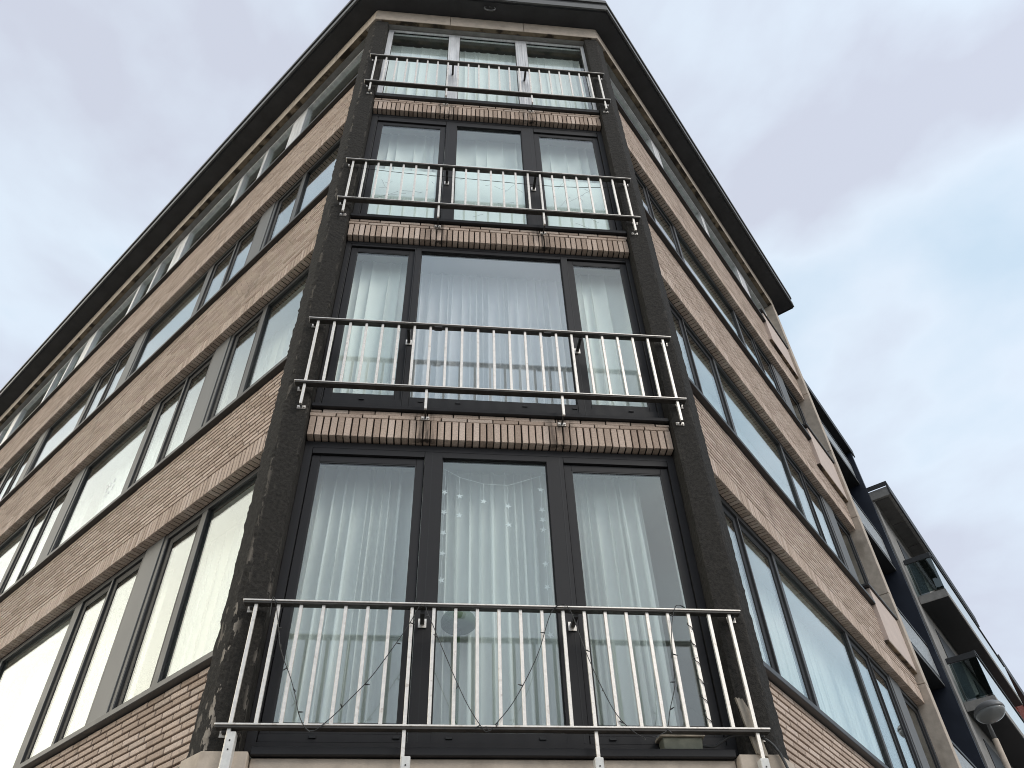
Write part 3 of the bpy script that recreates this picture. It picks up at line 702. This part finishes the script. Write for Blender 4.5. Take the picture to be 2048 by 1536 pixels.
# ------------------------------------------------------------------ neighbours along the right-hand street
NB = tag(empty('apartment_building', RF(7.6, -.4, 0)), 'narrow apartment building with navy end wall and textured glass loggia parapets', 'building')
def part(name, m_, par, *boxes, bevel=0., F=RF):
    mb = MB()
    for b in boxes: mb.box(F, *b)
    return mb.build(name, m_, par, bevel=bevel)
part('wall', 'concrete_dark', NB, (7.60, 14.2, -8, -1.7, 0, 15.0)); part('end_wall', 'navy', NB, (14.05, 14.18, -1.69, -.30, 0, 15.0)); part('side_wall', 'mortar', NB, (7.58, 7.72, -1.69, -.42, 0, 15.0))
part('roof', 'roof_black', NB, (7.58, 14.3, -1.69, -.30, 15.02, 15.18)); part('roof_edge', 'black', NB, (7.58, 14.34, -.298, -.27, 14.98, 15.22))
for z in (5.85, 8.53, 11.36, 13.94):
    sl_ = part('balcony_slab', 'roof_black', NB, (7.73, 14.04, -1.69, -.41, z, z+.16))
    part('parapet_panel', 'textured_glass', sl_, (7.75, 13.98, -.435, -.412, z+.20, z+(.62 if z > 13 else .85)))
    part('hand_rail', 'steel_dark', sl_, (7.74, 14.03, -.455, -.405, z+(.66 if z > 13 else .90), z+(.72 if z > 13 else .96))); part('kick_rail', 'zinc', sl_, (7.74, 14.03, -.408, -.395, z-.002, z+.05))
# brick slips at the edge of the loggia back wall
bs = MB(); z = 3.0
while z < 9: bs.box(RF, 8.0, 8.25, -1.69, -1.60, z, z+.055); z += .075
bs.build('brick_edge', 'stone', NB)

N3 = tag(empty('apartment_building', RF(14.3, -.3, 0)), 'grey apartment building with concrete eaves and glass balconies past the street lamp', 'building')
part('wall', 'concrete', N3, (14.21, 23.4, -8, -.30, 0, 13.45)); part('brick_edge', 'concrete', N3, (14.205, 14.55, -.298, -.26, 0, 13.4))
rf = part('roof', 'concrete', N3, (14.21, 23.5, -8, .16, 13.47, 13.72)); part('roof_edge', 'roof_black', rf, (14.20, 23.52, .162, .20, 13.50, 13.86)); part('roof_edge', 'roof_black', rf, (14.18, 14.208, -8, .20, 13.74, 13.86))
for k in range(6): part('eaves_panel', 'concrete_dark', rf, (14.30+k*1.38, 15.64+k*1.38, -.24, .10, 13.452, 13.466), bevel=.003)
for i, zt in enumerate((12.05, 9.45, 6.85)):
    zb_ = zt-1.0; s0 = 15.0 if i == 0 else 14.95; s1 = 23.3
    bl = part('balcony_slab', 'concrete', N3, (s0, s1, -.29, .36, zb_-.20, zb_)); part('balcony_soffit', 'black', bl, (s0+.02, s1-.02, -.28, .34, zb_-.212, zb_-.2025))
    part('side_glass', 'glass_dark', bl, (s0+.01, s0+.025, -.25, .35, zb_+.04, zt-.14)); part('front_glass', 'balcony_glass', bl, (s0+.03, s1, .335, .350, zb_-.02, zt-.02))
    part('hand_rail', 'roof_black', bl, (s0-.01, s0+.03, -.28, .36, zt-.13, zt), bevel=.004); part('hand_rail', 'roof_black', bl, (s0+.032, s1, .32, .37, zt-.02, zt+.03))
    part('door', 'black', N3, (s0+.8, s0+3.2, -.298, -.285, zb_+.03, zb_+2.05)); part('door', 'black', N3, (s0+4.5, s0+7.2, -.298, -.285, zb_+.03, zb_+2.05))
    if i == 1:
        for k in range(3):
            mb = MB(); mb.tube([RF(s0+.35+k*.45, .05, zb_+.002), RF(s0+.35+k*.45, .05, zb_+.16), RF(s0+.35+k*.45, .05, zb_+.18)], [.06, .09, .085], 12)
            tag(mb.build('flower_pot', 'lamp_grey'), 'small grey flower pot behind the glass of the middle balcony', 'flower pot', 'flower pots on the middle glass balcony')
# far red house
RH = tag(empty('brick_house', RF(28.6, -.6, 0)), 'red brick house with dark roof edge beyond the glass balconies', 'house')
part('wall', 'red_brick', RH, (28.6, 38, -9, -.15, 0, 13.9)); part('roof', 'roof_black', RH, (28.4, 38.3, -9.3, .10, 13.92, 14.4))
for k in range(20):
    z = 10.9+k*.15; part('brick_course', 'red_brick', RH, (28.575, 28.598, -9, -.15, z, z+.085)); part('brick_course', 'red_brick', RH, (28.6, 38, -.148, -.125, z, z+.085))

# street lamp
lp = RF(10.05, .45, 0)
SL = tag(empty('street_lamp', lp), 'grey street lamp with translucent bowl in front of the glass balconies', 'street lamp')
mb = MB(); mb.tube([lp+Vector((0, 0, z)) for z in (0, .6, .62, 3.2, 6.12)], [.09, .085, .06, .055, .045], 12).build('pole', 'stone', SL, smooth=True)
hd = RF(9.72, .57, 6.42); top = lp+Vector((0, 0, 6.12))
mb = MB(); mb.tube([top, top+Vector((0, 0, .18)), lp.lerp(hd, .35)*Vector((1, 1, 0)).length/2**.5 if False else lp+Vector((-.04, -.06, 6.40)), hd+Vector((0, 0, .04))], [.035, .03, .028, .028], 10).build('arm', 'lamp_grey', SL, smooth=True)
def ellip(name, c, rx, ry, rz, z0, z1, m_, cap):
    bm = bmesh.new(); bmesh.ops.create_uvsphere(bm, u_segments=24, v_segments=14, radius=1)
    for v in bm.verts: v.co = Vector((v.co.x*rx, v.co.y*ry, max(z0, min(z1, v.co.z*rz))))+c
    for f in bm.faces: f.smooth = True
    mb = MB(); mb.bm.free(); mb.bm = bm; return mb.build(name, m_, SL)
ellip('housing', hd, .20, .30, .15, -.005, .12, 'lamp_grey', 0); ellip('bowl', hd+Vector((0, 0, -.006)), .20, .29, .15, -.25, .0, 'lamp_bowl', 1)
mb = MB(); mb.bar(RF(10.05, -.3, 5.1), RF(10.05, .44, 5.1), .05, .05).build('stay', 'lamp_grey', SL)
